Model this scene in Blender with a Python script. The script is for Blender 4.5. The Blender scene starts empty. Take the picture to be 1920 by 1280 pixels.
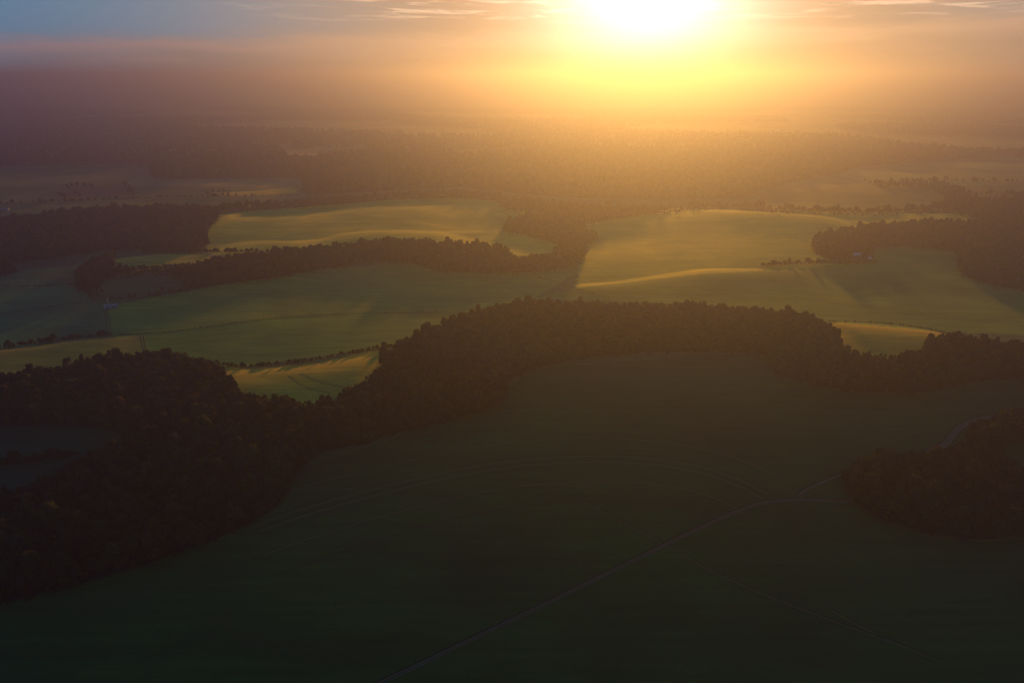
import bpy, math, random
import numpy as np
random.seed(7); RNG = np.random.default_rng(11)
R = math.radians
sc = bpy.context.scene
COL = sc.collection

# ------------------------------------------------------------------ camera, sky, sun, exposure
PITCH = 20.65
FPX = 1300.0                       # focal length in pixels of a 1920 wide frame
CAM = np.array([0.0, 0.0, 300.0])
cd = bpy.data.cameras.new('camera'); cam = bpy.data.objects.new('camera', cd); COL.objects.link(cam)
cam.location = CAM; cam.rotation_euler = (R(90 - PITCH), 0, 0)
cd.sensor_width = 36; cd.lens = FPX / 1920 * 36; cd.clip_start = 1; cd.clip_end = 40000
sc.camera = cam

SUN_EL, SUN_AZ = 6.7, 10.1         # azimuth clockwise from +Y
SUN_DIR = (math.sin(R(SUN_AZ)) * math.cos(R(SUN_EL)), math.cos(R(SUN_AZ)) * math.cos(R(SUN_EL)), math.sin(R(SUN_EL)))
ld = bpy.data.lights.new('sun', 'SUN'); sun = bpy.data.objects.new('sun', ld); COL.objects.link(sun)
ld.energy = 5.0; ld.color = (1.0, 0.445, 0.022); ld.angle = R(4.0)
sun.rotation_euler = (R(90 - SUN_EL), 0, R(180 - SUN_AZ)); sun.location = (300, 1500, 600)

SKY_STRENGTH = 0.05; SKY_GAIN = 0.385
world = bpy.data.worlds.new('World'); sc.world = world; world.use_nodes = True
NT = world.node_tree; NT.nodes.clear()
class G:
    """tiny node maths helper"""
    def __init__(s, nt): s.nt = nt
    def n(s, t, **k):
        nd = s.nt.nodes.new(t)
        for a, b in k.items(): setattr(nd, a, b)
        return nd
    def put(s, sock, v):
        if isinstance(v, bpy.types.NodeSocket): s.nt.links.new(v, sock)
        else: sock.default_value = v
    def m(s, op, a, b=0.0, c=0.0, clamp=False):
        nd = s.n('ShaderNodeMath', operation=op, use_clamp=clamp)
        for i, v in enumerate((a, b, c)): s.put(nd.inputs[i], v)
        return nd.outputs[0]
    def v(s, op, a, b=(0, 0, 0), scale=None):
        nd = s.n('ShaderNodeVectorMath', operation=op)
        s.put(nd.inputs[0], a); s.put(nd.inputs[1], b)
        if scale is not None: s.put(nd.inputs['Scale'], scale)
        return nd.outputs['Value'] if op in ('DOT_PRODUCT', 'LENGTH') else nd.outputs[0]
    def mix(s, f, a, b, typ='RGBA', blend='MIX'):
        nd = s.n('ShaderNodeMix', data_type=typ, blend_type=blend)
        s.put(nd.inputs[0], f)
        i = {'RGBA': (6, 7, 2), 'FLOAT': (2, 3, 0)}[typ]
        s.put(nd.inputs[i[0]], a); s.put(nd.inputs[i[1]], b)
        return nd.outputs[i[2]]
    def smooth(s, x, lo, hi):
        nd = s.n('ShaderNodeMapRange', interpolation_type='SMOOTHSTEP')
        s.put(nd.inputs[0], x); s.put(nd.inputs[1], lo); s.put(nd.inputs[2], hi)
        return nd.outputs[0]
    def noise(s, vec, scale, detail=4, rough=0.5, dist=0.0):
        nd = s.n('ShaderNodeTexNoise'); s.put(nd.inputs['Vector'], vec)
        nd.inputs['Scale'].default_value = scale; nd.inputs['Detail'].default_value = detail
        nd.inputs['Roughness'].default_value = rough; nd.inputs['Distortion'].default_value = dist
        return nd.outputs['Fac']
def c4(*a): return (a[0], a[1], a[2], 1.0)
g = G(NT)
tc = g.n('ShaderNodeTexCoord').outputs['Generated']
dirn = g.v('NORMALIZE', tc)
sxyz = g.n('ShaderNodeSeparateXYZ'); NT.links.new(dirn, sxyz.inputs[0])
X, Y, Z = sxyz.outputs
elev = g.m('MULTIPLY', g.m('ARCSINE', Z), 57.29578)
azim = g.m('MULTIPLY', g.m('ARCTAN2', X, Y), 57.29578)
cosang = g.v('DOT_PRODUCT', dirn, SUN_DIR)
ang = g.m('MULTIPLY', g.m('ARCCOSINE', g.m('MINIMUM', cosang, 0.999999)), 57.29578)
sky = g.n('ShaderNodeTexSky', sky_type='NISHITA', sun_disc=False)
sky.sun_elevation = R(SUN_EL); sky.sun_rotation = R(SUN_AZ); sky.altitude = 300
sky.air_density = 1.0; sky.dust_density = 1.2; sky.ozone_density = 2.0
# layered cloud deck: blue grey away from the sun, warm where the low sun reaches its underside
cv = g.n('ShaderNodeCombineXYZ'); NT.links.new(g.m('MULTIPLY', azim, 0.045), cv.inputs[0]); NT.links.new(g.m('MULTIPLY', elev, 0.42), cv.inputs[1])
n1 = g.noise(cv.outputs[0], 2.2, 5, 0.55, 0.3)
n2 = g.noise(cv.outputs[0], 5.5, 6, 0.6, 0.6)
edge = g.m('ADD', g.m('MULTIPLY', g.m('SUBTRACT', n1, 0.5), 2.6), g.m('MULTIPLY', azim, 0.02))
deck = g.smooth(g.m('ADD', g.m('SUBTRACT', elev, edge), 0.0), 2.6, 3.9)
near_sun = g.smooth(ang, 8.0, 34.0)
deckamt = g.m('MULTIPLY', g.m('MULTIPLY', deck, near_sun), 0.8)
deckcol = g.mix(g.smooth(ang, 14, 46), c4(7.5, 6.4, 5.6), c4(1.8, 4.4, 7.0))
lit = g.m('MULTIPLY', g.smooth(g.m('SUBTRACT', elev, edge), 1.2, 2.9), g.m('SUBTRACT', 1.0, deck))
wv = g.n('ShaderNodeCombineXYZ'); NT.links.new(g.m('MULTIPLY', azim, 0.07), wv.inputs[0]); NT.links.new(g.m('ADD', g.m('MULTIPLY', elev, 1.1), g.m('MULTIPLY', azim, 0.012)), wv.inputs[1])
n3 = g.noise(wv.outputs[0], 2.6, 7, 0.62, 0.5)
wisp = g.m('MULTIPLY', g.m('MULTIPLY', g.smooth(n3, 0.50, 0.66), g.smooth(elev, 3.6, 4.8)), g.smooth(azim, -24.0, -4.0))
hr = g.n('ShaderNodeValToRGB'); NT.links.new(g.m('DIVIDE', ang, 60.0), hr.inputs[0])
stops = [(0, (.26, .16, .08)), (12, (.42, .24, .12)), (21, (.38, .25, .16)), (26, (.34, .24, .17)), (34, (.21, .19, .185)), (43, (.14, .19, .25)), (60, (.09, .42, .66))]
while len(hr.color_ramp.elements) < len(stops): hr.color_ramp.elements.new(0.5)
for e_, (a_, c_) in zip(hr.color_ramp.elements, stops): e_.position = a_ / 60.0; e_.color = c4(*c_)
hazeglow = g.v('SCALE', hr.outputs[0], scale=1.0 / SKY_STRENGTH)
s0 = g.mix(0.94, sky.outputs[0], hazeglow)
s1 = g.mix(g.m('MULTIPLY', lit, 0.55), s0, g.mix(g.smooth(ang, 12, 44), c4(15, 9.0, 5.0), c4(8.0, 4.6, 4.6)))
s2 = g.mix(deckamt, s1, deckcol)
s3 = g.mix(g.m('MULTIPLY', wisp, 0.75), s2, c4(19, 13.0, 8.6))
# above the frame the open blue evening sky lights the land
up = g.smooth(elev, 8.0, 22.0)
s4 = g.mix(up, s3, g.v('MULTIPLY', sky.outputs[0], (0.40, 2.1, 3.3)))
# aureole of the sun seen through thin cloud
au = g.m('MULTIPLY', g.m('EXPONENT', g.m('MULTIPLY', g.m('POWER', g.m('DIVIDE', ang, 6.4), 1.7), -1.0)), 34.0)
au2 = g.m('MULTIPLY', g.m('EXPONENT', g.m('DIVIDE', ang, -6.0)), 5.5)
low = g.smooth(elev, -1.0, 5.5)      # the low sun's light is thinned and reddened towards the horizon
aur = g.v('ADD', g.v('SCALE', (1.0, 0.92, 0.82), scale=g.m('MULTIPLY', au, g.m('ADD', 0.5, g.m('MULTIPLY', low, 0.5)))),
           g.v('SCALE', g.mix(low, c4(0.42, 0.20, 0.09), c4(1.0, 0.76, 0.58)), scale=au2))
fin = g.v('ADD', s4, aur)
bg = g.n('ShaderNodeBackground'); NT.links.new(g.v('SCALE', fin, scale=SKY_GAIN), bg.inputs[0]); bg.inputs[1].default_value = SKY_STRENGTH
wo = g.n('ShaderNodeOutputWorld'); NT.links.new(bg.outputs[0], wo.inputs[0])
world.cycles.sampling_method = 'MANUAL'; world.cycles.sample_map_resolution = 1024

sc.view_settings.view_transform = 'Standard'; sc.view_settings.look = 'None'
sc.view_settings.exposure = 1.6; sc.view_settings.gamma = 1.0
sc.view_settings.use_curve_mapping = False
sc.render.engine = 'CYCLES'
sc.cycles.use_denoising = True
sc.cycles.max_bounces = 3; sc.cycles.diffuse_bounces = 2; sc.cycles.glossy_bounces = 1
sc.cycles.transmission_bounces = 2; sc.cycles.volume_bounces = 0; sc.cycles.sample_clamp_indirect = 4

HAZE_DENSITY = 0.00042; HAZE_ANISO = 0.75; HAZE_TOP = 365.0

# ------------------------------------------------------------------ picture <-> place
ct, st = math.cos(R(PITCH)), math.sin(R(PITCH))
def project(P):
    P = np.asarray(P, float); d = P - CAM
    f = d[..., 1] * ct - d[..., 2] * st
    u = d[..., 1] * st + d[..., 2] * ct
    f = np.where(f > 1, f, 1.0)
    return 960 + FPX * d[..., 0] / f, 640 - FPX * u / f
def ray(px, py):
    a, b = (np.asarray(px, float) - 960) / FPX, (640 - np.asarray(py, float)) / FPX
    return a, ct + b * st, -st + b * ct          # x, y, z per unit of forward depth
def inside(px, py, poly):
    res = np.zeros(np.shape(px), bool); n = len(poly)
    for i in range(n):
        x1, y1 = poly[i]; x2, y2 = poly[(i + 1) % n]
        if y1 == y2: continue
        c = ((y1 > py) != (y2 > py)) & (px < (x2 - x1) * (py - y1) / (y2 - y1) + x1)
        res ^= c
    return res

# ------------------------------------------------------------------ terrain height
def smoothcurve(t, xs, ys):
    xs, ys = np.array(xs, float), np.array(ys, float)
    out = 0
    for k, w in ((-70, .15), (-35, .2), (0, .3), (35, .2), (70, .15)):
        out = out + w * np.interp(t + k, xs, ys)
    return out
def base_height(x, y):
    r = y + 0.00008 * x * x
    z = smoothcurve(r, [-400, 0, 250, 480, 620, 700, 800, 960, 1150, 1400, 1700, 2000, 2600, 4000, 14000],
                       [-76, -74, -60, -31, -12, -6, -3, 0, 6, 13, 22, 30, 38, 42, 42])
    w1 = x + 90 * np.sin(y / 310.0 + 0.7); w2 = y + 80 * np.sin(x / 270.0 + 1.9)
    fade = np.clip((y - 250) / 400, 0.25, 1) * np.clip(1.6 - y / 4500, 0.15, 1)
    z = z + 0.6 * fade * (3.2 * np.sin(w1 / 118.0 + 0.6) * np.cos(w2 / 96.0 + 1.1)
                    + 2.6 * np.sin(w2 / 61.0 + w1 / 240.0) + 1.1 * np.sin(w1 / 47.0 - w2 / 83.0 + 2.0))
    return z
CRESTS = []     # (points, height, back length, front width)
def crest_height(x, y):
    z = np.zeros(np.shape(x))
    for pts, A, L, a in CRESTS:
        x0, x1 = pts[:, 0].min() - 50, pts[:, 0].max() + 50
        y0, y1 = pts[:, 1].min() - 5 * L, pts[:, 1].max() + 30
        m = (x > x0) & (x < x1) & (y > y0) & (y < y1)
        if not m.any(): continue
        xx, yy = x[m], y[m]
        o = np.argsort(pts[:, 0]); yl = np.interp(xx, pts[o, 0], pts[o, 1])
        # distance along the view direction, shortened for slanted crests
        sl = np.interp(xx, pts[o, 0], np.gradient(pts[o, 1], pts[o, 0] + 1e-6 * np.arange(len(o))))
        s = (yl - yy) / np.sqrt(1 + np.clip(sl, -3, 3) ** 2)
        span = pts[:, 0].max() - pts[:, 0].min()
        e = np.clip(np.minimum(xx - pts[:, 0].min(), pts[:, 0].max() - xx) / (0.18 * span) + 0.25, 0, 1)
        e = np.where((xx < pts[:, 0].min()) | (xx > pts[:, 0].max()), np.clip(0.25 - np.minimum(abs(xx - pts[:, 0].min()), abs(xx - pts[:, 0].max())) / 60, 0, 1), e)
        e = e * e * (3 - 2 * e)
        sp = np.maximum(s, 0)
        z[m] += A * e * (1 - np.exp(-(sp / a) ** 1.25)) * np.exp(-(sp / L) ** 1.5)
    return z
def height(x, y):
    x = np.asarray(x, float); y = np.asarray(y, float)
    return base_height(x, y) + crest_height(x, y)
def unproject(px, py, fn=height):
    a, b, c = ray(px, py); a, b, c = np.atleast_1d(a), np.atleast_1d(b), np.atleast_1d(c)
    c = np.minimum(c, -0.012)
    t = (20 - CAM[2]) / c
    for _ in range(60):
        x, y = a * t, b * t
        z = fn(x, y); t = 0.5 * t + 0.5 * (z - CAM[2]) / c
    return np.stack([a * t, b * t, fn(a * t, b * t)], -1)
def resample(poly, step):
    P = np.array(poly, float); d = np.r_[0, np.cumsum(np.hypot(*np.diff(P[:, :2], axis=0).T))]
    n = max(2, int(d[-1] / step) + 1); t = np.linspace(0, d[-1], n)
    return np.stack([np.interp(t, d, P[:, k]) for k in range(P.shape[1])], -1)
def smooth_line(poly, it=2):
    P = [tuple(p) for p in poly]
    for _ in range(it):
        Q = [P[0]]
        for p, q in zip(P[:-1], P[1:]):
            Q.append((p[0] * .75 + q[0] * .25, p[1] * .75 + q[1] * .25)); Q.append((p[0] * .25 + q[0] * .75, p[1] * .25 + q[1] * .75))
        Q.append(P[-1]); P = Q
    return P
def add_crest(poly, A, L=110, a=18):
    p = smooth_line(poly); p = np.array(p)
    P = unproject(p[:, 0], p[:, 1], base_height)
    CRESTS.append((P[:, :2], A, L, a))
add_crest([(-120, 672), (0, 657), (60, 651), (130, 640), (200, 632), (266, 629)], 7.0, 75, 15)
add_crest([(415, 690), (480, 691), (540, 687), (600, 680), (650, 670), (700, 660), (725, 652)], 6.5, 160, 24)
add_crest([(1555, 604), (1620, 606), (1690, 611), (1740, 618), (1775, 626)], 6.5, 150, 22)
add_crest([(405, 404), (480, 405), (560, 402), (640, 391), (700, 387), (780, 388), (860, 380)], 18, 230, 90)
add_crest([(385, 472), (440, 458), (500, 457), (580, 456), (640, 441), (700, 436), (780, 436), (850, 441), (900, 452), (985, 470)], 12, 160, 48)
add_crest([(208, 486), (240, 481), (300, 479), (360, 478), (430, 480)], 4, 150, 28)
add_crest([(1190, 408), (1260, 395), (1330, 392), (1400, 395), (1490, 402), (1560, 404)], 18, 210, 90)
add_crest([(1340, 404), (1400, 400), (1460, 400), (1540, 407), (1630, 414)], 8, 130, 50)
add_crest([(1630, 410), (1690, 400), (1730, 396), (1770, 399), (1820, 410)], 15, 200, 90)
add_crest([(1060, 532), (1110, 531), (1170, 526), (1240, 514), (1310, 506), (1380, 504), (1450, 505), (1510, 498)], 9, 130, 30)
add_crest([(420, 360), (480, 358), (550, 352)], 14, 320, 120)
add_crest([(800, 437), (870, 434), (945, 430)], 4, 70, 20)

# ------------------------------------------------------------------ helpers for objects
def mesh_obj(name, verts, faces, mats=(), parent=None, smooth=False, link=True):
    me = bpy.data.meshes.new(name)
    if isinstance(faces, np.ndarray):
        nv = len(verts); k = faces.shape[1]; nf = len(faces)
        me.vertices.add(nv); me.vertices.foreach_set('co', np.asarray(verts, np.float32).ravel())
        me.loops.add(nf * k); me.loops.foreach_set('vertex_index', faces.astype(np.int32).ravel())
        me.polygons.add(nf); me.polygons.foreach_set('loop_start', np.arange(0, nf * k, k, dtype=np.int32))
        me.update(calc_edges=True)
    else:
        me.from_pydata([tuple(v) for v in verts], [], [tuple(f) for f in faces]); me.update()
    if smooth: me.polygons.foreach_set('use_smooth', np.ones(len(me.polygons), bool))
    for m in mats: me.materials.append(m)
    o = bpy.data.objects.new(name, me)
    if link: COL.objects.link(o)
    if parent is not None: o.parent = parent
    return o
def tag(o, label=None, cat=None, group=None, kind=None):
    if label: o['label'] = label
    if cat: o['category'] = cat
    if group: o['group'] = group
    if kind: o['kind'] = kind
    return o
def new_mat(name):
    m = bpy.data.materials.new(name); m.use_nodes = True
    gg = G(m.node_tree); b = m.node_tree.nodes['Principled BSDF']
    b.inputs['Specular IOR Level'].default_value = 0.15; b.inputs['Roughness'].default_value = 0.9
    return m, gg, b

# ------------------------------------------------------------------ ground
def axis(core0, core1, step, lo, hi, grow=1.12):
    a = list(np.arange(core0, core1 + .1, step)); s = step
    while a[-1] < hi: s *= grow; a.append(min(a[-1] + s, hi))
    s = step; b = []; v = core0
    while v > lo: s *= grow; v = max(v - s, lo); b.append(v)
    return np.array(b[::-1] + a)
gx = axis(-1350, 1350, 5.0, -12500, 12500, 1.1)
gy = axis(180, 2300, 4.0, -900, 13000, 1.07)
GX, GY = np.meshgrid(gx, gy); GZ = height(GX, GY)
nx, ny = len(gx), len(gy)
V = np.stack([GX.ravel(), GY.ravel(), GZ.ravel()], -1)
ii, jj = np.meshgrid(np.arange(nx - 1), np.arange(ny - 1)); q = (jj * nx + ii).ravel()
F = np.stack([q, q + 1, q + nx + 1, q + nx], -1)
GPX, GPY = project(V)

# fields traced where they lie: colour = the crop's own colour
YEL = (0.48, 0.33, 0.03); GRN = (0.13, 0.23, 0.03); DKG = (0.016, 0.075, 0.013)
YGR = (0.52, 0.43, 0.035); BRN = (0.070, 0.070, 0.030); HOL = (0.060, 0.105, 0.035); TEAL = (0.024, 0.15, 0.055)
FIELDS = [
 (TEAL, [(-900, 1400), (-900, 560), (0, 500), (140, 540), (170, 560), (200, 575), (205, 628), (0, 655), (-900, 760)]),
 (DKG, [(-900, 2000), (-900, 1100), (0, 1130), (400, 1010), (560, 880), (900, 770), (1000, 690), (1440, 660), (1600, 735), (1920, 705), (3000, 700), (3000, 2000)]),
 ((0.18, 0.25, 0.033), [(205, 628), (200, 575), (345, 545), (600, 505), (800, 490), (1100, 500), (1000, 560), (860, 590), (720, 650), (430, 690), (272, 655)]),
 (GRN, [(270, 628), (480, 600), (640, 588), (875, 586), (730, 650), (420, 685), (280, 660)]),
 ((0.24, 0.22, 0.03), [(-900, 800), (-900, 690), (0, 655), (130, 640), (266, 629), (275, 670), (0, 720)]),
 (YEL, [(415, 690), (480, 691), (600, 680), (725, 652), (740, 700), (600, 760), (440, 745)]),
 (YEL, [(1555, 604), (1690, 611), (1775, 626), (1740, 690), (1580, 690)]),
 (YGR, [(385, 475), (390, 425), (410, 402), (640, 380), (860, 368), (940, 372), (990, 395), (960, 430), (1080, 470), (1000, 480), (700, 470), (430, 480)]),
 (YEL, [(205, 486), (300, 477), (440, 477), (440, 492), (300, 508), (200, 508)]),
 (HOL, [(190, 545), (205, 512), (350, 512), (350, 545), (230, 560)]),
 (YGR, [(1080, 540), (1100, 420), (1260, 390), (1560, 400), (1820, 400), (1820, 420), (1520, 455), (1640, 490), (1500, 505), (1300, 515)]),
 (GRN, [(1640, 460), (1820, 470), (1800, 520), (2400, 600), (2400, 650), (1740, 620), (1560, 604), (1300, 570), (1000, 560), (1080, 540), (1300, 515), (1500, 503), (1640, 490)]),
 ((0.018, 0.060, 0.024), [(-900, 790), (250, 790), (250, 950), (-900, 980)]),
 (BRN, [(108, 352), (240, 348), (250, 366), (120, 372)]),
 (YEL, [(400, 361), (480, 358), (560, 350), (560, 362), (430, 368)]),
 (BRN, [(-300, 470), (0, 492), (150, 474), (170, 480), (130, 500), (60, 505), (0, 516)]),
]
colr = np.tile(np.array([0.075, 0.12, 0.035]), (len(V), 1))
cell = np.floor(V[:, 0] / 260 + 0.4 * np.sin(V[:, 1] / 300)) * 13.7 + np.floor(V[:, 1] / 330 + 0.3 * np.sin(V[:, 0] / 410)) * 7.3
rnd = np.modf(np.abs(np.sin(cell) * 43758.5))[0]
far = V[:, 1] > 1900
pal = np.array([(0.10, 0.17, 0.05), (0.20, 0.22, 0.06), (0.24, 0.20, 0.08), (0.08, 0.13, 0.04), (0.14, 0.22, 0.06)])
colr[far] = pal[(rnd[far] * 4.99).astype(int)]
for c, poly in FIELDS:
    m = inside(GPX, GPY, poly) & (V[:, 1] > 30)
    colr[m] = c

# ------------------------------------------------------------------ woods traced as silhouettes
WOODS = {
 'main': [[(-260, 715), (0, 703), (40, 692), (70, 683), (100, 688), (135, 672), (170, 668), (215, 661), (270, 657), (330, 657), (370, 668), (400, 680), (420, 690), (434, 703), (440, 722),
   (455, 733), (475, 730), (490, 738), (530, 742), (560, 745), (600, 745), (632, 742), (645, 728), (680, 712), (705, 690), (720, 655), (745, 640), (790, 618), (830, 600), (860, 588), (900, 577),
   (950, 568), (1000, 563), (1085, 564), (1200, 567), (1300, 568), (1380, 573), (1440, 577), (1500, 582), (1540, 597), (1565, 612), (1577, 628), (1575, 645), (1600, 655), (1640, 661), (1700, 662),
   (1730, 650), (1745, 635), (1765, 627), (1800, 625), (1850, 632), (1900, 637), (2150, 640), (2150, 690), (1920, 708), (1870, 710), (1820, 717), (1780, 727), (1720, 735), (1660, 737), (1600, 733),
   (1540, 722), (1490, 712), (1455, 700), (1445, 685), (1440, 668), (1420, 662), (1350, 658), (1280, 658), (1200, 660), (1130, 665), (1060, 677), (1010, 688), (970, 705), (945, 718), (948, 740),
   (940, 752), (915, 765), (860, 783), (800, 800), (740, 812), (690, 830), (640, 838), (600, 850), (570, 870), (548, 895), (540, 925), (510, 955), (470, 980), (420, 1005), (350, 1030), (280, 1055),
   (200, 1080), (120, 1105), (50, 1120), (0, 1132), (-200, 1180)],
   [[(-260, 795), (60, 797), (120, 797), (180, 800), (225, 810), (238, 822), (200, 838), (150, 855), (120, 870), (95, 893), (40, 912), (0, 920), (-260, 940)]]],
 'copse': [[(2150, 750), (1920, 770), (1885, 771), (1850, 779), (1828, 792), (1810, 812), (1792, 830), (1762, 843), (1740, 845), (1710, 840), (1680, 838), (1650, 840), (1625, 855), (1600, 868), (1585, 885),
   (1577, 900), (1585, 918), (1600, 938), (1630, 960), (1680, 980), (1740, 998), (1800, 1008), (1860, 1008), (1920, 1000), (2150, 970)],
   [[(1880, 842), (1895, 830), (1925, 825), (2150, 830), (2150, 885), (1920, 878), (1895, 862)]]],
 'band': [[(345, 498), (400, 483), (430, 478), (450, 475), (500, 468), (560, 463), (620, 457), (680, 451), (740, 447), (800, 448), (860, 451), (920, 456), (950, 460), (957, 470), (965, 482), (1000, 478),
   (1040, 473), (1052, 466), (1045, 455), (1020, 447), (985, 440), (950, 433), (940, 424), (948, 412), (970, 405), (1010, 398), (1060, 392), (1100, 405), (1090, 425), (1118, 435), (1122, 445),
   (1110, 452), (1098, 458), (1097, 480), (1085, 493), (1050, 503), (1000, 509), (950, 511), (880, 509), (830, 508), (800, 500), (770, 491), (720, 489), (670, 491), (620, 500), (560, 512),
   (500, 522), (430, 530), (380, 537), (350, 541), (345, 520), (300, 515), (262, 514), (262, 502), (300, 500)], []],
 'lump': [[(135, 525), (142, 505), (160, 488), (190, 476), (218, 474), (222, 480), (207, 492), (200, 500), (240, 501), (262, 504), (262, 515), (215, 518), (195, 520), (185, 540), (165, 546), (145, 543)], []],
 'farleft': [[(-260, 425), (0, 405), (60, 400), (110, 393), (170, 388), (250, 385), (330, 383), (390, 384), (410, 395), (416, 404), (400, 418), (390, 430), (388, 445), (392, 457), (370, 468), (330, 470),
   (250, 467), (200, 468), (161, 473), (101, 482), (34, 491), (-20, 492), (-260, 520)], []],
 'leftclump': [[(-150, 486), (0, 487), (20, 490), (30, 500), (28, 512), (0, 516), (-150, 520)], []],
 'farmiddle': [[(400, 381), (520, 376), (640, 368), (750, 361), (860, 356), (930, 362), (980, 370), (1050, 377), (1100, 382), (1180, 385), (1280, 386), (1330, 388), (1290, 393), (1200, 402), (1150, 410),
   (1090, 420), (1060, 402), (1000, 394), (950, 392), (930, 376), (860, 371), (740, 373), (640, 383), (520, 391), (412, 395)], []],
 'right': [[(1520, 458), (1530, 440), (1560, 430), (1610, 422), (1650, 418), (1700, 413), (1760, 410), (1830, 414), (1860, 415), (1900, 404), (1960, 395), (2200, 395), (2200, 600), (1960, 550), (1920, 543),
   (1860, 532), (1820, 520), (1800, 508), (1794, 492), (1800, 476), (1770, 465), (1700, 461), (1640, 462), (1622, 463), (1640, 476), (1643, 488), (1600, 492), (1560, 487), (1530, 475)], []],
 'farright': [[(1582, 322), (1633, 336), (1683, 340), (1750, 339), (1800, 350), (1831, 364), (1850, 372), (1920, 360), (2200, 360), (2200, 392), (1960, 393), (1890, 404), (1850, 413), (1820, 403), (1780, 395),
   (1710, 396), (1640, 401), (1540, 398), (1400, 391), (1400, 383), (1480, 391), (1560, 393), (1640, 395), (1710, 388), (1775, 385), (1780, 381), (1767, 366), (1750, 354), (1650, 351), (1600, 332)], []],
 'farpatch': [[(286, 300), (420, 286), (560, 292), (700, 276), (900, 284), (1100, 270), (1300, 282), (1480, 272), (1620, 284), (1760, 280), (1850, 286), (1815, 296), (1600, 314), (1578, 324), (1500, 338), (1440, 352), (1390, 371), (1300, 374), (1100, 372), (940, 360), (860, 350), (700, 359), (600, 364), (552, 360), (556, 348), (580, 338), (560, 334), (292, 335), (280, 328)], []],
}
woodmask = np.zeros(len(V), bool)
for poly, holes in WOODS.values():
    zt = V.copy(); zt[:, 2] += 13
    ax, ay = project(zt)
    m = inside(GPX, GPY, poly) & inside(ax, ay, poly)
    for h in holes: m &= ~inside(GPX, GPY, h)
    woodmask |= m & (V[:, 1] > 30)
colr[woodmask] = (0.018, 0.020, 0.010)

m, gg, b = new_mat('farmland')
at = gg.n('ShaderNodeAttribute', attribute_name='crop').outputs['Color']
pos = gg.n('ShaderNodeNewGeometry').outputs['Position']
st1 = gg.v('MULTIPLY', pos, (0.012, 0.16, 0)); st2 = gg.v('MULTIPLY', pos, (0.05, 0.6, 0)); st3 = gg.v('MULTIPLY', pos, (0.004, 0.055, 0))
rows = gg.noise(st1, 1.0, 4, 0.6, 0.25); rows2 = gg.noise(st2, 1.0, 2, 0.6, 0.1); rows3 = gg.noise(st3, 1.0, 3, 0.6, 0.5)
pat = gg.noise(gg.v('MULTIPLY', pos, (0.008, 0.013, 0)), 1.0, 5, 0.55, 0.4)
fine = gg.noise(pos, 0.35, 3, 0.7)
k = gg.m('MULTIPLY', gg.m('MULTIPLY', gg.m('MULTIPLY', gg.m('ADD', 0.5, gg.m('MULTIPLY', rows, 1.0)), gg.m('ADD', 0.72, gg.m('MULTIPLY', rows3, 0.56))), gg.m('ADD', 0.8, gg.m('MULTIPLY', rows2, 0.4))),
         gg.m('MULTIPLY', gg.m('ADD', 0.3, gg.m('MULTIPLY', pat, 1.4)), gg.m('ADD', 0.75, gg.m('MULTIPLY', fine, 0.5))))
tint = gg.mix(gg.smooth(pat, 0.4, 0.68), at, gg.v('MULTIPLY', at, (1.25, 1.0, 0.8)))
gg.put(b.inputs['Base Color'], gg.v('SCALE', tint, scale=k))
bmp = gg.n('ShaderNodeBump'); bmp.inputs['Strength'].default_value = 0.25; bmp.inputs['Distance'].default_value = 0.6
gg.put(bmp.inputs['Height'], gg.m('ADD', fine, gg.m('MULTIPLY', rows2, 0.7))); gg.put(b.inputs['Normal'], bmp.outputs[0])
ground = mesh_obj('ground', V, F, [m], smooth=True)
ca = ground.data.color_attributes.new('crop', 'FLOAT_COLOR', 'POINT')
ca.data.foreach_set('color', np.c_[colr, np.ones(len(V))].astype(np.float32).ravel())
tag(ground, 'rolling green and yellow farmland', kind='structure')
NOFOREST = False
# ------------------------------------------------------------------ trees
def leaf_mat(name, dark, light, autumn):
    m, gg, b = new_mat(name)
    oi = gg.n('ShaderNodeObjectInfo').outputs['Random']
    pos = gg.n('ShaderNodeTexCoord').outputs['Object']
    n = gg.noise(pos, 0.45, 3, 0.6)
    c = gg.mix(gg.smooth(n, 0.32, 0.7), c4(*dark), c4(*light))
    c = gg.mix(gg.smooth(oi, 0.72, 1.1), c, c4(*autumn))
    c = gg.v('SCALE', c, scale=gg.m('ADD', 0.65, gg.m('MULTIPLY', gg.m('FRACT', gg.m('MULTIPLY', oi, 7.31)), 0.8)))
    gg.put(b.inputs['Base Color'], c)
    tr = gg.n('ShaderNodeBsdfTranslucent'); gg.put(tr.inputs[0], gg.v('MULTIPLY', c, (1.3, 1.1, 0.6)))
    mx = gg.n('ShaderNodeMixShader'); mx.inputs[0].default_value = 0.38
    out = m.node_tree.nodes['Material Output']
    m.node_tree.links.new(b.outputs[0], mx.inputs[1]); m.node_tree.links.new(tr.outputs[0], mx.inputs[2]); m.node_tree.links.new(mx.outputs[0], out.inputs['Surface'])
    return m
M_LEAF = leaf_mat('broadleaf_foliage', (0.022, 0.032, 0.010), (0.066, 0.070, 0.018), (0.088, 0.052, 0.018))
mb, gg, b = new_mat('bark')
gg.put(b.inputs['Base Color'], gg.mix(gg.noise(gg.n('ShaderNodeTexCoord').outputs['Object'], 2.0), c4(.04, .03, .02), c4(.10, .08, .055)))
M_BARK = mb
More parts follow.
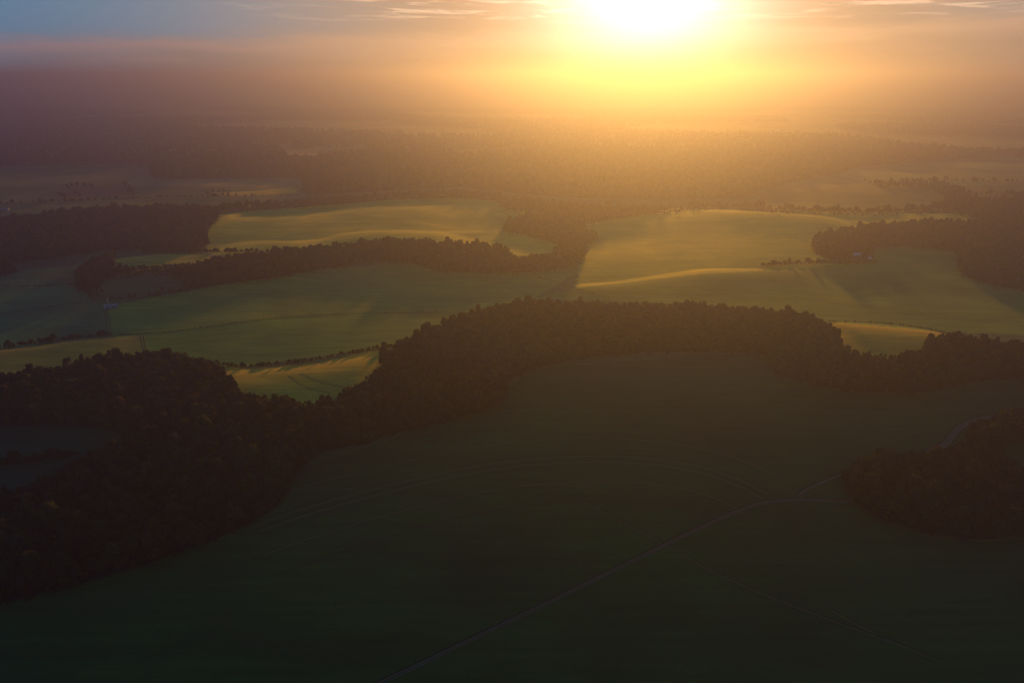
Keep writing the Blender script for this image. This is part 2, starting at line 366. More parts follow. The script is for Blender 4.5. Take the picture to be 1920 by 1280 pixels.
def ico(sub):
    t = (1 + 5 ** .5) / 2
    v = [(-1, t, 0), (1, t, 0), (-1, -t, 0), (1, -t, 0), (0, -1, t), (0, 1, t), (0, -1, -t), (0, 1, -t), (t, 0, -1), (t, 0, 1), (-t, 0, -1), (-t, 0, 1)]
    f = [(0, 11, 5), (0, 5, 1), (0, 1, 7), (0, 7, 10), (0, 10, 11), (1, 5, 9), (5, 11, 4), (11, 10, 2), (10, 7, 6), (7, 1, 8), (3, 9, 4), (3, 4, 2), (3, 2, 6), (3, 6, 8), (3, 8, 9), (4, 9, 5), (2, 4, 11), (6, 2, 10), (8, 6, 7), (9, 8, 1)]
    v = [np.array(p) / np.linalg.norm(p) for p in v]
    for _ in range(sub):
        nf, mid = [], {}
        def mp(a, c):
            k = (min(a, c), max(a, c))
            if k not in mid: p = v[a] + v[c]; v.append(p / np.linalg.norm(p)); mid[k] = len(v) - 1
            return mid[k]
        for a, c, d in f:
            x, y, z = mp(a, c), mp(c, d), mp(d, a); nf += [(a, x, z), (c, y, x), (d, z, y), (x, y, z)]
        f = nf
    return np.array(v), np.array(f)
ICO1 = ico(1)
def crown_geo(seed, h=16.0, w=5.2, nl=9, quads=520, leaf=1.0, low=0.22):
    """lumpy crown of lobes wrapped in many leaf clumps; origin at the tree's foot"""
    r = np.random.default_rng(seed); tris = []
    lobes = [((0, 0, h * 0.60), w * 0.78, h * 0.30)]
    for i in range(nl):
        a = 2.4 * i + r.uniform(-.4, .4); t = (i + .5) / nl
        zz = h * (low + 0.14 + 0.56 * t ** .8); rad = w * (0.62 - 0.42 * max(0, t - .45) / .55) * r.uniform(.8, 1.15)
        s = w * r.uniform(0.36, 0.52)
        lobes.append(((math.cos(a) * rad, math.sin(a) * rad, zz), s, s * r.uniform(.75, 1.0)))
    lobes.append(((r.uniform(-1, 1), r.uniform(-1, 1), h * 0.86), w * 0.42, h * 0.13))
    for (c, s, sz) in lobes:
        v, f = ICO1; vv = v * (1 + r.uniform(-.16, .10, (len(v), 1))) * np.array([s, s, sz]) * 0.84 + np.array(c)
        tris.append(vv[f])
    area = np.array([s * sz for _, s, sz in lobes]); area = area / area.sum()
    cnt = r.multinomial(quads, area)
    for (c, s, sz), k in zip(lobes, cnt):
        n = r.normal(size=(k, 3)); n /= np.linalg.norm(n, axis=1)[:, None]; n[:, 2] = np.where(n[:, 2] < -0.5, -n[:, 2], n[:, 2])
        p = n * np.array([s, s, sz]) * r.uniform(.82, 1.10, (k, 1)) + np.array(c)
        nn = n + r.normal(scale=.55, size=(k, 3)); nn /= np.linalg.norm(nn, axis=1)[:, None]
        u = np.cross(nn, r.normal(size=(k, 3))); u /= np.linalg.norm(u, axis=1)[:, None]; w_ = np.cross(nn, u)
        L = leaf * r.uniform(.55, 1.25, (k, 1))
        a, c2, d, e = p + u * L * .7, p + w_ * L * .5, p - u * L * .6 + nn * .12, p - w_ * L * .55
        tris.append(np.stack([a, c2, d], 1)); tris.append(np.stack([a, d, e], 1))
    T = np.concatenate(tris); T[..., 2] = np.maximum(T[..., 2], 0.25)
    return T
def tri_obj(name, T, mat, parent=None):
    n = len(T)
    return mesh_obj(name, T.reshape(-1, 3), np.arange(n * 3).reshape(-1, 3), [mat], parent)
def trunk_geo(seed, h=16.0, r0=0.38):
    r = np.random.default_rng(seed); tris = []
    def limb(a, c, ra, rb, n=6):
        a, c = np.array(a, float), np.array(c, float); d = (c - a) / np.linalg.norm(c - a)
        u = np.cross(d, (0.3, 0.9, 0.1)); u /= np.linalg.norm(u); v = np.cross(d, u)
        an = np.arange(n) * 2 * math.pi / n
        A = a + ra * (np.cos(an)[:, None] * u + np.sin(an)[:, None] * v); B = c + rb * (np.cos(an)[:, None] * u + np.sin(an)[:, None] * v)
        for i in range(n):
            j = (i + 1) % n; tris.append([A[i], A[j], B[j]]); tris.append([A[i], B[j], B[i]])
    top = np.array([r.uniform(-.5, .5), r.uniform(-.5, .5), h * .45])
    limb((0, 0, -1.2), (0, 0, .6), r0 * 1.7, r0 * 1.1); limb((0, 0, .6), top, r0 * 1.1, r0 * .7); limb(top, top + (0, 0, h * .32), r0 * .7, r0 * .2)
    for i in range(5):
        a = i * 1.257 + r.uniform(-.3, .3); z = h * r.uniform(.26, .5)
        limb((0, 0, z), (math.cos(a) * 3.0, math.sin(a) * 3.0, z + h * .2), r0 * .5, r0 * .12, 5)
    return np.array(tris)
KINDS_ = [(16, 5.3, 9, .22), (17.5, 5.0, 10, .20), (14, 5.6, 9, .20), (18.5, 4.6, 9, .24), (15, 4.7, 8, .22), (13, 5.0, 8, .18), (20, 5.4, 11, .26), (16, 4.2, 8, .2)]
CROWNS, TRUNKS = [], []
for i, (h, w, nl, low) in enumerate(KINDS_):
    CROWNS.append((tri_mesh := tri_obj('crown', crown_geo(100 + i, h, w, nl, 640, 1.05, low), M_LEAF)).data)
    bpy.data.objects.remove(tri_mesh)
    TRUNKS.append((tt := tri_obj('trunk', trunk_geo(300 + i, h), M_BARK)).data)
    bpy.data.objects.remove(tt)
def make_tree(name, loc, rz, s, kind, label, group, cat='tree'):
    r = bpy.data.objects.new(name, None); COL.objects.link(r); r.empty_display_size = 2
    r.location = [float(v) for v in loc]; r.rotation_euler = (0, 0, rz); r.scale = (s, s, s * RNG.uniform(.92, 1.1))
    for nm, d in (('crown', CROWNS[kind]), ('trunk', TRUNKS[kind])):
        c = bpy.data.objects.new(nm, d); COL.objects.link(c); c.parent = r
    return tag(r, label, cat, group)

def scatter(poly_set, spacing, smean, hole_margin=0, keep=None, hmul=1.0):
    polys, holes = poly_set
    P = np.array(polys, float); q = unproject(P[:, 0], P[:, 1])
    x0, x1, y0, y1 = q[:, 0].min() - 60, q[:, 0].max() + 60, q[:, 1].min() - 60, q[:, 1].max() + 30
    xs = np.arange(x0, x1, spacing); ys = np.arange(y0, y1, spacing * .866)
    A, B = np.meshgrid(xs, ys); A = A + (np.arange(len(ys)) % 2)[:, None] * spacing / 2
    A = A.ravel() + RNG.uniform(-.33, .33, A.size) * spacing; B = B.ravel() + RNG.uniform(-.33, .33, B.size) * spacing
    s = smean * (RNG.normal(1, .25, A.size) + .10 * np.sin(A / 31 + 2 * np.sin(B / 47)) + .06 * np.sin(B / 23 + A / 61)).clip(.45, 1.7)
    m = B > 60; A, B, s = A[m], B[m], s[m] * 0.88
    Zt = height(A, B)
    bx, by = project(np.stack([A, B, Zt + 1], -1)); ax, ay = project(np.stack([A, B, Zt + 15.0 * s], -1))
    # the foot and the top must both lie within the traced silhouette
    m = inside(bx, by, polys) & inside(ax, ay + 2, polys)
    for h in holes: m &= ~(inside(bx, by, h) | inside(ax, ay + 5, h))
    m &= (ax > -330) & (ax < 2250)
    # scrub and saplings along the margins
    e = (inside(bx, by - 5, polys) & ~inside(bx, by, polys)) | (inside(bx, by, polys) & ~m & inside(bx, by - 6, polys))
    for h in holes: e &= ~inside(bx, by, h)
    e &= (RNG.random(len(A)) < .55) & (B < 1600) & (ax > -330) & (ax < 2250)
    s = np.where(e & ~m, s * RNG.uniform(.22, .5, len(A)), s); m |= e
    if keep is not None: m &= keep(A, B)
    return np.stack([A, B, Zt, s, ax, ay], -1)[m]
HOUSES_PX = [(1606, 480), (1630, 488)]
HP = unproject(*np.array(HOUSES_PX, float).T)
def clear_houses(A, B):
    k = np.ones(len(A), bool)
    for p in HP: k &= ~((np.abs(A - p[0] + (p[1] - B) * p[0] / p[1]) < 10) & (B < p[1] + 9) & (B > p[1] - 95))
    return k
S = {n: scatter(WOODS[n], sp, sm, keep=kp) for n, sp, sm, kp in (
    ('main', 6.4, 0.98, None), ('copse', 6.4, 0.98, None), ('band', 6.9, 1.0, None), ('lump', 6.6, 0.95, None), ('leftclump', 8, 1.0, None),
    ('farleft', 7.6, 1.05, None), ('farmiddle', 9.0, 1.05, None), ('right', 7.1, 1.0, clear_houses), ('farright', 11, 1.15, None), ('farpatch', 17, 1.35, None))}
print('TREES', {k: len(v) for k, v in S.items()})

# the largest trees of the two near woods stand as things of their own
def zone(name, ax, ay):
    if name == 'copse':
        if ay > 950: return 'dark leafy tree on the near lower rim of the right-hand copse', 'trees on the lower rim of the right copse'
        if ax < 1660: return 'rusty leafy tree at the blunt left end of the right-hand copse beside the track', 'trees at the left end of the right copse'
        return 'brownish broadleaf tree inside the right-hand copse', 'trees inside the right copse'
    if ay < 985: return 'dark green tree within the lower left wood behind its near rim', 'trees within the lower left wood'
    if ax > 330: return 'dark tree on the near rim of the left wood above the teal field', 'trees on the rim of the left wood'
    if ax > 150: return 'near-black tree at the foot of the lower left wood', 'trees at the foot of the left wood'
    return 'near-black tree in the lower left corner of the big wood', 'trees in the lower left corner'
cand = []
for nm in ('main', 'copse'):
    T = S[nm]; d = np.linalg.norm(T[:, :3] - CAM, axis=1)
    vis = (T[:, 4] > -5) & (T[:, 4] < 1925)
    for i in range(len(T)):
        cand.append((d[i] / T[i, 3] if vis[i] else 9e9, nm, i))
cand.sort()
NSOLO = 280
solo = {'main': set(), 'copse': set()}
for d_, nm, i in cand[:NSOLO]:
    solo[nm].add(i); x, y, z, s, ax, ay = S[nm][i]
    lab, grp = zone(nm, ax, ay)
    make_tree('broadleaf_tree', (x, y, z), RNG.uniform(0, 6.28), s, int(RNG.integers(8)), lab, grp)

# the rest of the woods: one object of instanced crowns
src = {}
for o in COL.objects:
    if o.name.startswith('crown') and o.data in CROWNS and o.data.name not in src: src[o.data.name] = o
SRC = [src[c.name] for c in CROWNS if c.name in src]
def wood_tree():
    nt = bpy.data.node_groups.new('wood', 'GeometryNodeTree')
    nt.interface.new_socket('Geometry', in_out='INPUT', socket_type='NodeSocketGeometry')
    nt.interface.new_socket('Geometry', in_out='OUTPUT', socket_type='NodeSocketGeometry')
    gi, go = nt.nodes.new('NodeGroupInput'), nt.nodes.new('NodeGroupOutput')
    jn = nt.nodes.new('GeometryNodeJoinGeometry')
    for o in SRC:
        oi = nt.nodes.new('GeometryNodeObjectInfo'); oi.inputs['Object'].default_value = o; oi.inputs['As Instance'].default_value = True
        nt.links.new(oi.outputs['Geometry'], jn.inputs[0])
    ip = nt.nodes.new('GeometryNodeInstanceOnPoints'); nt.links.new(gi.outputs[0], ip.inputs['Points']); nt.links.new(jn.outputs[0], ip.inputs['Instance'])
    ip.inputs['Pick Instance'].default_value = True
    def at(nm, t):
        a = nt.nodes.new('GeometryNodeInputNamedAttribute'); a.data_type = t; a.inputs[0].default_value = nm; return a.outputs[0]
    nt.links.new(at('kind_index', 'INT'), ip.inputs['Instance Index'])
    e2r = at('turn', 'FLOAT_VECTOR'); nt.links.new(e2r, ip.inputs['Rotation']); nt.links.new(at('size', 'FLOAT_VECTOR'), ip.inputs['Scale'])
    nt.links.new(ip.outputs[0], go.inputs[0]); return nt
WT = wood_tree()
def wood(name, T, label, cat='woodland'):
    n = len(T); me = bpy.data.meshes.new(name); me.vertices.add(n)
    P = T[:, :3].copy(); P[:, 2] -= 1.6 * T[:, 3]
    me.vertices.foreach_set('co', P.astype(np.float32).ravel())
    a = me.attributes.new('kind_index', 'INT', 'POINT'); a.data.foreach_set('value', RNG.integers(0, len(SRC), n).astype(np.int32))
    a = me.attributes.new('turn', 'FLOAT_VECTOR', 'POINT'); v = np.zeros((n, 3), np.float32); v[:, 2] = RNG.uniform(0, 6.28, n); v[:, :2] = RNG.normal(0, .05, (n, 2)); a.data.foreach_set('vector', v.ravel())
    a = me.attributes.new('size', 'FLOAT_VECTOR', 'POINT'); v = np.repeat(T[:, 3:4], 3, 1); v[:, 2] *= RNG.uniform(.85, 1.12, n); a.data.foreach_set('vector', v.astype(np.float32).ravel())
    me.materials.append(M_LEAF)
    o = bpy.data.objects.new(name, me); COL.objects.link(o); md = o.modifiers.new('trees', 'NODES'); md.node_group = WT
    return tag(o, label, cat, kind='stuff')
rest = lambda nm: np.delete(S[nm], sorted(solo[nm]), 0)
wood('woodland', np.concatenate([rest('main'), rest('copse')]), 'dense dark near woods curving round the shaded field, with the copse at right')
far_woods = [('band', 'brown hooked band of wood between the pale fields at centre'), ('lump', 'small rounded dark wood beside the white barn'),
             ('leftclump', 'small dark clump of trees at the left edge'), ('farleft', 'broad dark wood at left below the pale far fields'),
             ('farmiddle', 'hazy brown tree belt behind the two golden hill fields'), ('right', 'brown c-shaped wood at right around the two white houses'),
             ('farright', 'hazy belt of trees winding beyond the right-hand hill'), ('farpatch', 'faint hazy wood lying under the sun')]
for nm, lab in far_woods: wood('far_woodland', S[nm], lab)

# distant forest that melts into the haze, broken by fields
xs = RNG.uniform(-5200, 6200, 95000); ys = 2300 + RNG.uniform(0, 1, 95000) ** 1.3 * 4800
nz = np.sin(xs / 420 + 1.7 * np.sin(ys / 530)) + np.sin(ys / 240 + 1.3 * np.sin(xs / 610 + 1)) + .7 * np.sin((xs + ys) / 310)
bx, by = project(np.stack([xs, ys, height(xs, ys)], -1))
k = (nz > -0.35) & (by < 326 - 14 * ((bx > 60) & (bx < 290)) + 6 * np.sin(bx / 90) + 24 * ((bx > 560) & (bx < 1540))) & (bx > -500) & (bx < 2400)
k &= ~((bx > 1560) & (by > 297))
k |= inside(bx, by, [(-500, 200), (0, 215), (500, 250), (560, 322), (290, 334), (260, 322), (60, 324), (64, 334), (0, 346), (-500, 352)])
far_pts = np.stack([xs, ys, height(xs, ys), RNG.uniform(.9, 1.35, len(xs))], -1)[k]
wood('distant_forest', far_pts, 'distant forest fading into the haze below the horizon')
print('DISTANT', len(far_pts))

# ------------------------------------------------------------------ hedges and hedgerow trees
def bush_T(seed, quads=70): return crown_geo(seed, 4.2, 2.0, 5, quads, 0.8, 0.0)
BUSH = [bush_T(500 + i) for i in range(5)]
def on_line(poly, step, jit=.3):
    p = np.array(smooth_line(poly, 1)); W = unproject(p[:, 0], p[:, 1]); W = resample(W[:, :2], step)
    W = W + RNG.uniform(-jit, jit, W.shape) * step; return np.c_[W, height(W[:, 0], W[:, 1])]
def hedge(poly, label, step=4.0, size=1.0, var=.3, gap=0.0, width=1.2):
    P = on_line(poly, step); c = P[len(P) // 2].copy(); out = []
    for p in P:
        if RNG.random() < gap: continue
        T = BUSH[int(RNG.integers(5))].copy(); a = RNG.uniform(0, 6.28); s = size * max(.4, RNG.normal(1, var))
        X_, Y_ = T[..., 0] * math.cos(a) - T[..., 1] * math.sin(a), T[..., 0] * math.sin(a) + T[..., 1] * math.cos(a)
        out.append(np.stack([X_ * s * width, Y_ * s * width, T[..., 2] * s - .3], -1) + (p - c))
    o = tri_obj('hedge', np.concatenate(out), M_LEAF); o.location = c
    return tag(o, label, 'hedge')
hedge([(-60, 657), (0, 651), (60, 644), (130, 635), (200, 628)], 'ragged dark hedge above the golden strip at the left edge', 4.5, 1.15, .4)
hedge([(200, 628), (265, 627), (330, 621), (400, 611), (480, 600), (560, 592), (640, 588), (760, 586), (870, 586)], 'long thin dark hedge line curving across the green field', 3.2, .36, .2)
hedge([(400, 680), (440, 688), (490, 686), (560, 680), (620, 670), (680, 659), (735, 650)], 'bushy dark hedge along the top of the golden field in the wood gap', 4.2, .95, .35)
hedge([(1555, 602), (1620, 604), (1690, 609), (1740, 616), (1770, 623)], 'low dark hedge along the crest of the golden field at right', 3.0, .42, .2)
hedge([(262, 506), (300, 504), (345, 500)], 'dark hedge below the small golden strip field', 6, 1.6, .25)
hedge([(180, 560), (220, 561), (260, 558), (300, 553), (345, 545)], 'thin dark hedge under the shaded hollow field by the barn', 5, .8, .45)
hedge([(270, 474), (330, 473), (395, 473), (430, 473), (480, 472)], 'short dark hedge between golden strip and large pale hill field', 6, 1.5, .3)
hedge([(1430, 499), (1455, 497), (1500, 494), (1550, 493), (1600, 493), (1640, 492)], 'brown hedge of round bushes leading to the white houses', 5.0, 1.5, .3, .0)
hedge([(-60, 874), (0, 870), (50, 866), (100, 858), (150, 850)], 'black hedge dividing the two shaded fields in the left wood', 3.6, 1.5, .35)
hedge([(1000, 516), (1060, 534), (1140, 560)], 'thin dark hedge line running down from the central wood', 4.5, .40, .2)
hedge([(0, 537), (60, 537), (130, 534)], 'thin dark line of hedge crossing the teal field', 4, .5, .3)
hedge([(0, 586), (60, 580), (110, 573), (195, 561)], 'faint low hedge on the teal field left of the barn', 4, .32, .2)
hedge([(130, 377), (240, 373), (330, 371), (420, 369), (540, 368)], 'faint hedge across the far pale field at left', 14, 1.4, .3)
hedge([(1290, 389), (1400, 388), (1480, 395), (1560, 398), (1640, 399), (1710, 395), (1790, 390)], 'long brown hedge along the top of the right golden hill', 9, 2.6, .35)
hedge([(0, 383), (60, 381), (150, 377)], 'faint far hedge at the left edge', 13, 1.6, .3)
hedge([(1840, 365), (1880, 365), (1920, 366), (2000, 366)], 'far hedge on the hazy field at the right edge', 12, 2.0, .3)
hedge([(1690, 341), (1750, 338), (1850, 341), (1960, 340)], 'hazy hedge line along the top of the far right field', 16, 2.0, .3)
# trees that stand apart along the hedges
def solo_trees(pts, s, label, group):
    P = unproject(np.array(pts, float)[:, 0], np.array(pts, float)[:, 1])
    for p in P: make_tree('hedgerow_tree', p, RNG.uniform(0, 6.28), s * RNG.uniform(.8, 1.2), int(RNG.integers(8)), label, group)
solo_trees([(12, 654), (22, 652), (75, 646), (100, 643), (122, 640), (190, 632)], .42, 'small dark tree in the hedge above the left golden strip', 'trees in the hedge above the left golden strip')
solo_trees([(455, 690), (520, 686), (560, 681), (600, 675), (655, 666), (700, 657)], .36, 'small dark tree in the hedge above the golden field in the wood gap', 'trees in the gap field hedge')
solo_trees([(205, 514), (217, 514), (228, 513), (239, 513), (252, 512)], .75, 'round dark tree under the small golden strip', 'round trees under the golden strip')
solo_trees([(243, 561), (254, 560), (281, 556), (306, 551), (318, 549)], .5, 'small dark tree along the hedge right of the white barn', 'small trees right of the barn')
solo_trees([(176, 556), (184, 558), (192, 552), (172, 562)], .55, 'small tree in the farmyard beside the white barn', 'farmyard trees')
solo_trees([(112, 368), (118, 372), (124, 374), (128, 356), (136, 353), (146, 352), (142, 366), (150, 370), (160, 352), (172, 353), (236, 352), (244, 356), (243, 362), (249, 366), (252, 358), (390, 366), (400, 364), (412, 364), (420, 362), (428, 366)],
           .85, 'hazy tree in the far field beyond the left wood', 'hazy trees in the far left fields')
solo_trees([(1441, 500), (1450, 499), (1471, 497), (1479, 496)], .5, 'round brown tree at the tip of the hedge towards the houses', 'round trees at the hedge tip')

# ------------------------------------------------------------------ tracks and wheel marks
def road_mat(name, a, b_, sc_=0.6):
    m, gg, b = new_mat(name); pos = gg.n('ShaderNodeNewGeometry').outputs['Position']
    n = gg.noise(pos, sc_, 5, .65); n3 = gg.noise(pos, .05, 3, .6)
    gg.put(b.inputs['Base Color'], gg.mix(gg.m('MULTIPLY', gg.m('ADD', n, n3), .5), c4(*a), c4(*b_))); return m
M_TRACK = road_mat('pale_gravel', (.08, .065, .035), (.21, .155, .08)); M_VERGE = road_mat('rough_verge', (.012, .016, .008), (.035, .04, .02))
M_TRAM = road_mat('pressed_crop', (.014, .018, .009), (.04, .045, .02)); M_TRAML = road_mat('bent_crop', (.12, .16, .06), (.20, .24, .10))
def strips(name, poly, offs, mats, label, z=0.10, step=3.0, img=True, kind='structure'):
    if img: p = np.array(smooth_line(poly, 3)); W = unproject(p[:, 0], p[:, 1])[:, :2]
    else: W = np.array(poly, float)
    W = resample(W, step); d = np.gradient(W, axis=0); d /= np.linalg.norm(d, axis=1)[:, None] + 1e-9; nrm = np.stack([-d[:, 1], d[:, 0]], -1)
    vs, fs, mi = [], [], []
    wob = np.interp(np.arange(len(W)), np.arange(0, len(W) + 12, 6), RNG.uniform(-.12, .12, len(np.arange(0, len(W) + 12, 6))))
    for k, (o1, o2, mat_i) in enumerate(offs):
        b0 = len(vs)
        for i in range(len(W)):
            for o_ in (o1 + wob[i], o2 + wob[i] * .5):
                q = W[i] + nrm[i] * o_; vs.append((q[0], q[1], float(height(q[0], q[1])) + z + .02 * k))
        for i in range(len(W) - 1): fs.append((b0 + 2 * i, b0 + 2 * i + 2, b0 + 2 * i + 3, b0 + 2 * i + 1)); mi.append(mat_i)
    o = mesh_obj(name, vs, fs, mats); o.data.polygons.foreach_set('material_index', np.array(mi, np.int32)); o.data.update()
    return tag(o, label, kind=kind)
TM = [M_TRACK, M_VERGE]
RUT = [(-2.4, -1.6, 1), (-1.5, -.75, 0), (-.7, .6, 1), (.65, 1.45, 0)]
strips('track', [(690, 1292), (720, 1277), (800, 1239), (900, 1191), (1000, 1143), (1100, 1094), (1200, 1045), (1290, 1000), (1350, 972), (1400, 951), (1440, 940), (1500, 936), (1545, 938), (1596, 940)],
       [(1.7, 2.9, 1), (.35, 1.5, 0), (-.3, .3, 1), (-1.3, -.35, 0)], TM, 'pale farm track running up to the copse')
strips('track', [(1502, 935), (1499, 926), (1518, 914), (1560, 896), (1578, 889)], [(-1.0, 1.3, 0), (1.4, 2.6, 1)], TM, 'short pale track forking to the copse')
strips('track', [(1581, 898), (1580, 910), (1594, 934), (1622, 962), (1680, 987), (1750, 1006), (1830, 1014), (1920, 1010), (2050, 995)], [(-.25, .2, 0), (-1.0, -.5, 1)], TM, 'narrow track under the near rim of the copse')
strips('road', [(1725, 852), (1748, 845), (1775, 832), (1788, 812), (1803, 797), (1840, 784), (1900, 778)], [(-2.9, 2.9, 0), (-4.4, -3.0, 1), (3.0, 4.4, 1)], TM, 'pale gravel road bending behind the copse')
strips('track', [(199, 580), (202, 600), (206, 626)], [(-2.6, -1.7, 1), (.9, 1.8, 1)], TM, 'faint track below the barn')
strips('track', [(265, 629), (268, 643), (272, 658)], [(-2.2, -1.2, 1), (1.0, 2.0, 1)], TM, 'wheel track beside the golden strip')
TR = [M_TRAM, M_TRAML]
arc = [(480, 985), (560, 957), (640, 934), (720, 913), (800, 893), (880, 876), (960, 864), (1040, 858), (1120, 855), (1200, 858), (1280, 868), (1340, 882), (1400, 905), (1440, 928)]
p = np.array(smooth_line(arc, 3)); AW = unproject(p[:, 0], p[:, 1])[:, :2]; AW = resample(AW, 4)
d = np.gradient(AW, axis=0); d /= np.linalg.norm(d, axis=1)[:, None]; AN = np.stack([-d[:, 1], d[:, 0]], -1)
for j, off in enumerate((-60, -36, -13, -8.5, -4, 0, 4.5, 28, 52)):
    w1 = AW + AN * off
    strips('crop_row', w1, [(-.35, .35, 0), (.4, .9, 1)] if j % 2 else [(-.6, .3, 0)], TR, 'curved wheel marks across the shaded field', .07, 4, img=False)
for pl in ([(1090, 940), (1180, 985), (1250, 1025), (1330, 1070), (1420, 1110), (1560, 1165), (1700, 1215)], [(1560, 1165 - 20), (1640, 1190), (1760, 1240)],
           [(940, 770), (1150, 775), (1400, 768), (1500, 755)], [(560, 700), (600, 718), (650, 728)], [(540, 705), (570, 728), (620, 738)],
           [(1480, 555), (1560, 568), (1650, 582), (1740, 594), (1860, 604)], [(1540, 560), (1620, 573), (1720, 586), (1800, 592)]):
    strips('crop_row', pl, [(-.5, .0, 0), (.1, .5, 1), (2.0, 2.5, 0)], TR, 'faint wheel marks in the crop', .08, 5)

# ------------------------------------------------------------------ farm buildings
def flat_mat(name, col, rough=.7, var=.25, sc_=1.2):
    m, gg, b = new_mat(name); n = gg.noise(gg.n('ShaderNodeTexCoord').outputs['Object'], sc_, 4, .6)
    gg.put(b.inputs['Base Color'], gg.mix(n, c4(*[c * (1 - var) for c in col]), c4(*[min(1, c * (1 + var)) for c in col]))); b.inputs['Roughness'].default_value = rough; return m
M_WHITE = flat_mat('white_paint', (.36, .34, .31), .7, .15); M_ROOF = flat_mat('pale_sheet_roof', (.30, .28, .25), .6, .15); M_LIME = flat_mat('limewash', (.74, .70, .60), .7, .08); M_GREY = flat_mat('grey_sheet', (.32, .33, .35), .5)
M_DARK = flat_mat('dark_opening', (.03, .03, .035), .4); M_WOOD = flat_mat('door_boards', (.16, .11, .07), .8); M_CONC = flat_mat('yard_concrete', (.34, .33, .31), .9)
def box(x0, x1, y0, y1, z0, z1):
    v = [(x0, y0, z0), (x1, y0, z0), (x1, y1, z0), (x0, y1, z0), (x0, y0, z1), (x1, y0, z1), (x1, y1, z1), (x0, y1, z1)]
    return v, [(0, 3, 2, 1), (4, 5, 6, 7), (0, 1, 5, 4), (1, 2, 6, 5), (2, 3, 7, 6), (3, 0, 4, 7)]
def bx(name, dims, mat, parent): return mesh_obj(name, *box(*dims), [mat], parent)
def building(name, loc, rz, L, W, H, RH, label, cat, wall, roof, doors=((0,),), wins=(), chimney=False, ov=.5):
    r = bpy.data.objects.new(name, None); COL.objects.link(r); r.location = loc; r.rotation_euler = (0, 0, rz); tag(r, label, cat)
    l, w = L / 2, W / 2
    v = [(-l, -w, -1.2), (l, -w, -1.2), (l, w, -1.2), (-l, w, -1.2), (-l, -w, H), (l, -w, H), (l, w, H), (-l, w, H), (-l, 0, H + RH), (l, 0, H + RH)]
    mesh_obj('wall', v, [(0, 1, 5, 4), (2, 3, 7, 6), (1, 2, 6, 9, 5), (3, 0, 4, 8, 7)], [wall], r)
    k = RH / w; yo = w + ov; zo = H - ov * k; t = .18
    v = [(-l - ov, -yo, zo + .02), (l + ov, -yo, zo + .02), (l + ov, 0, H + RH + .02), (-l - ov, 0, H + RH + .02), (l + ov, yo, zo + .02), (-l - ov, yo, zo + .02)]
    v += [(a, b_, c + t) for a, b_, c in v]
    rf = mesh_obj('roof', v, [(6, 7, 8, 9), (9, 8, 10, 11), (3, 2, 1, 0), (5, 4, 2, 3), (0, 1, 7, 6), (5, 11, 10, 4), (0, 6, 9, 3), (3, 9, 11, 5), (1, 2, 8, 7), (2, 4, 10, 8)], [roof], r)
    for (dx, dw, dh) in doors: bx('door', (dx - dw / 2, dx + dw / 2, -w - .08, -w + .02, 0, dh), M_WOOD, r)
    for (wx, wz, ww, wh) in wins:
        f = bx('window', (wx - ww / 2 - .1, wx + ww / 2 + .1, -w - .06, -w + .02, wz - .1, wz + wh + .1), M_GREY, r)
        bx('pane', (wx - ww / 2, wx + ww / 2, -w - .09, -w - .05, wz, wz + wh), M_DARK, f)
    if chimney: bx('chimney', (l * .5 - .4, l * .5 + .4, -.4, .4, H + RH * .6, H + RH + 1.1), M_CONC, rf)
    return r
P = unproject([209, 203], [577, 571])
building('barn', [float(v) for v in P[0]], R(24), 17, 9, 3.6, 2.2, 'long white barn with a pale roof standing alone at the hedge corner', 'barn', M_WHITE, M_ROOF,
         ((-4.5, 3.2, 3.0), (3.5, 3.2, 3.0)), ((-.5, 1.3, 1.2, 1.0), (7, 1.3, 1.2, 1.0)))
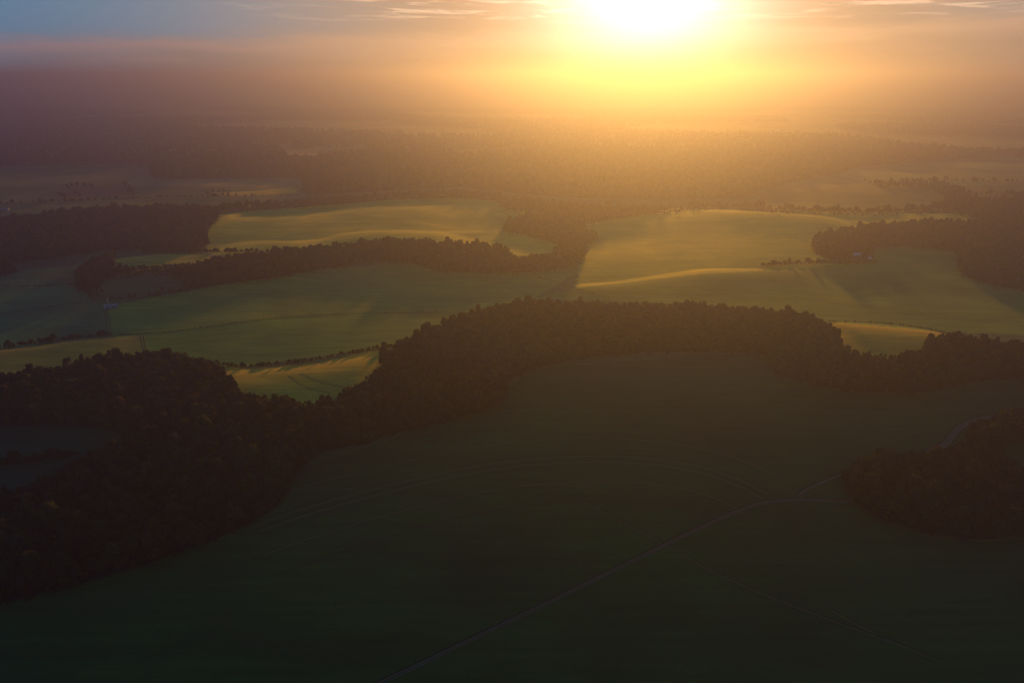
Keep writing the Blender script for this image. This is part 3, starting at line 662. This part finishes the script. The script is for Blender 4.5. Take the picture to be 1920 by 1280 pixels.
# white silo behind the barn
def cyl(r0, r1, z0, z1, n=16):
    a = np.arange(n) * 2 * math.pi / n
    v = [(r0 * math.cos(t), r0 * math.sin(t), z0) for t in a] + [(r1 * math.cos(t), r1 * math.sin(t), z1) for t in a]
    return v, [(i, (i + 1) % n, n + (i + 1) % n, n + i) for i in range(n)]
r = bpy.data.objects.new('silo', None); COL.objects.link(r); r.location = [float(v) for v in P[1]]; tag(r, 'slender white silo just behind the white barn', 'silo')
v, f = cyl(1.2, 1.2, -1, 8.6); mesh_obj('tank', v, f, [M_WHITE], r)
v, f = cyl(1.35, .12, 8.6, 10.0); mesh_obj('cap', v, f, [M_ROOF], r)
mesh_obj('ladder', *box(-.25, .25, -1.38, -1.23, 0, 8.8), [M_GREY], r)
for k, (p, rz, dm, lab) in enumerate(((HP[0], -8, (13, 8, 3.4, 2.4), 'white roofed farmhouse among brown trees, the longer of two at right'), (HP[1], 68, (8, 6, 3.6, 2.2), 'small white house at the tip of the right-hand wood'))):
    building('farmhouse', [float(v) for v in p], R(rz), *dm, lab, 'house', M_LIME, M_LIME, ((0, 1.3, 2.2),), ((-2.6, 1.1, 1.2, 1.2), (2.6, 1.1, 1.2, 1.2)), True)
Pf = unproject([2], [394])[0]
building('greenhouse', [float(v) for v in Pf], R(6), 34, 9, 3.0, 1.6, 'long pale shed roof in the far field at the left edge', 'shed', M_WHITE, M_ROOF, ((0, 4, 2.6),), ())

# ------------------------------------------------------------------ haze
def haze_box():
    x0, x1, y0, y1, z0, z1 = -12600, 12600, -1000, 13100, float(GZ.min()) - 1.0, HAZE_TOP
    vs = [(x0, y0, z0), (x1, y0, z0), (x1, y1, z0), (x0, y1, z0), (x0, y0, z1), (x1, y0, z1), (x1, y1, z1), (x0, y1, z1)]
    fs = [(0, 3, 2, 1), (4, 5, 6, 7), (0, 1, 5, 4), (1, 2, 6, 5), (2, 3, 7, 6), (3, 0, 4, 7)]
    hm = bpy.data.materials.new('haze'); hm.use_nodes = True; nt = hm.node_tree; nt.nodes.clear()
    pv = nt.nodes.new('ShaderNodeVolumePrincipled'); pv.inputs['Density Attribute'].default_value = ''
    pv.inputs['Density'].default_value = HAZE_DENSITY; pv.inputs['Anisotropy'].default_value = HAZE_ANISO
    pv.inputs['Color'].default_value = (0.104, 0.115, 0.44, 1)
    out = nt.nodes.new('ShaderNodeOutputMaterial'); nt.links.new(pv.outputs[0], out.inputs['Volume'])
    o = mesh_obj('haze', vs, fs, [hm]); tag(o, 'low evening haze over the fields', kind='stuff')
haze_box()
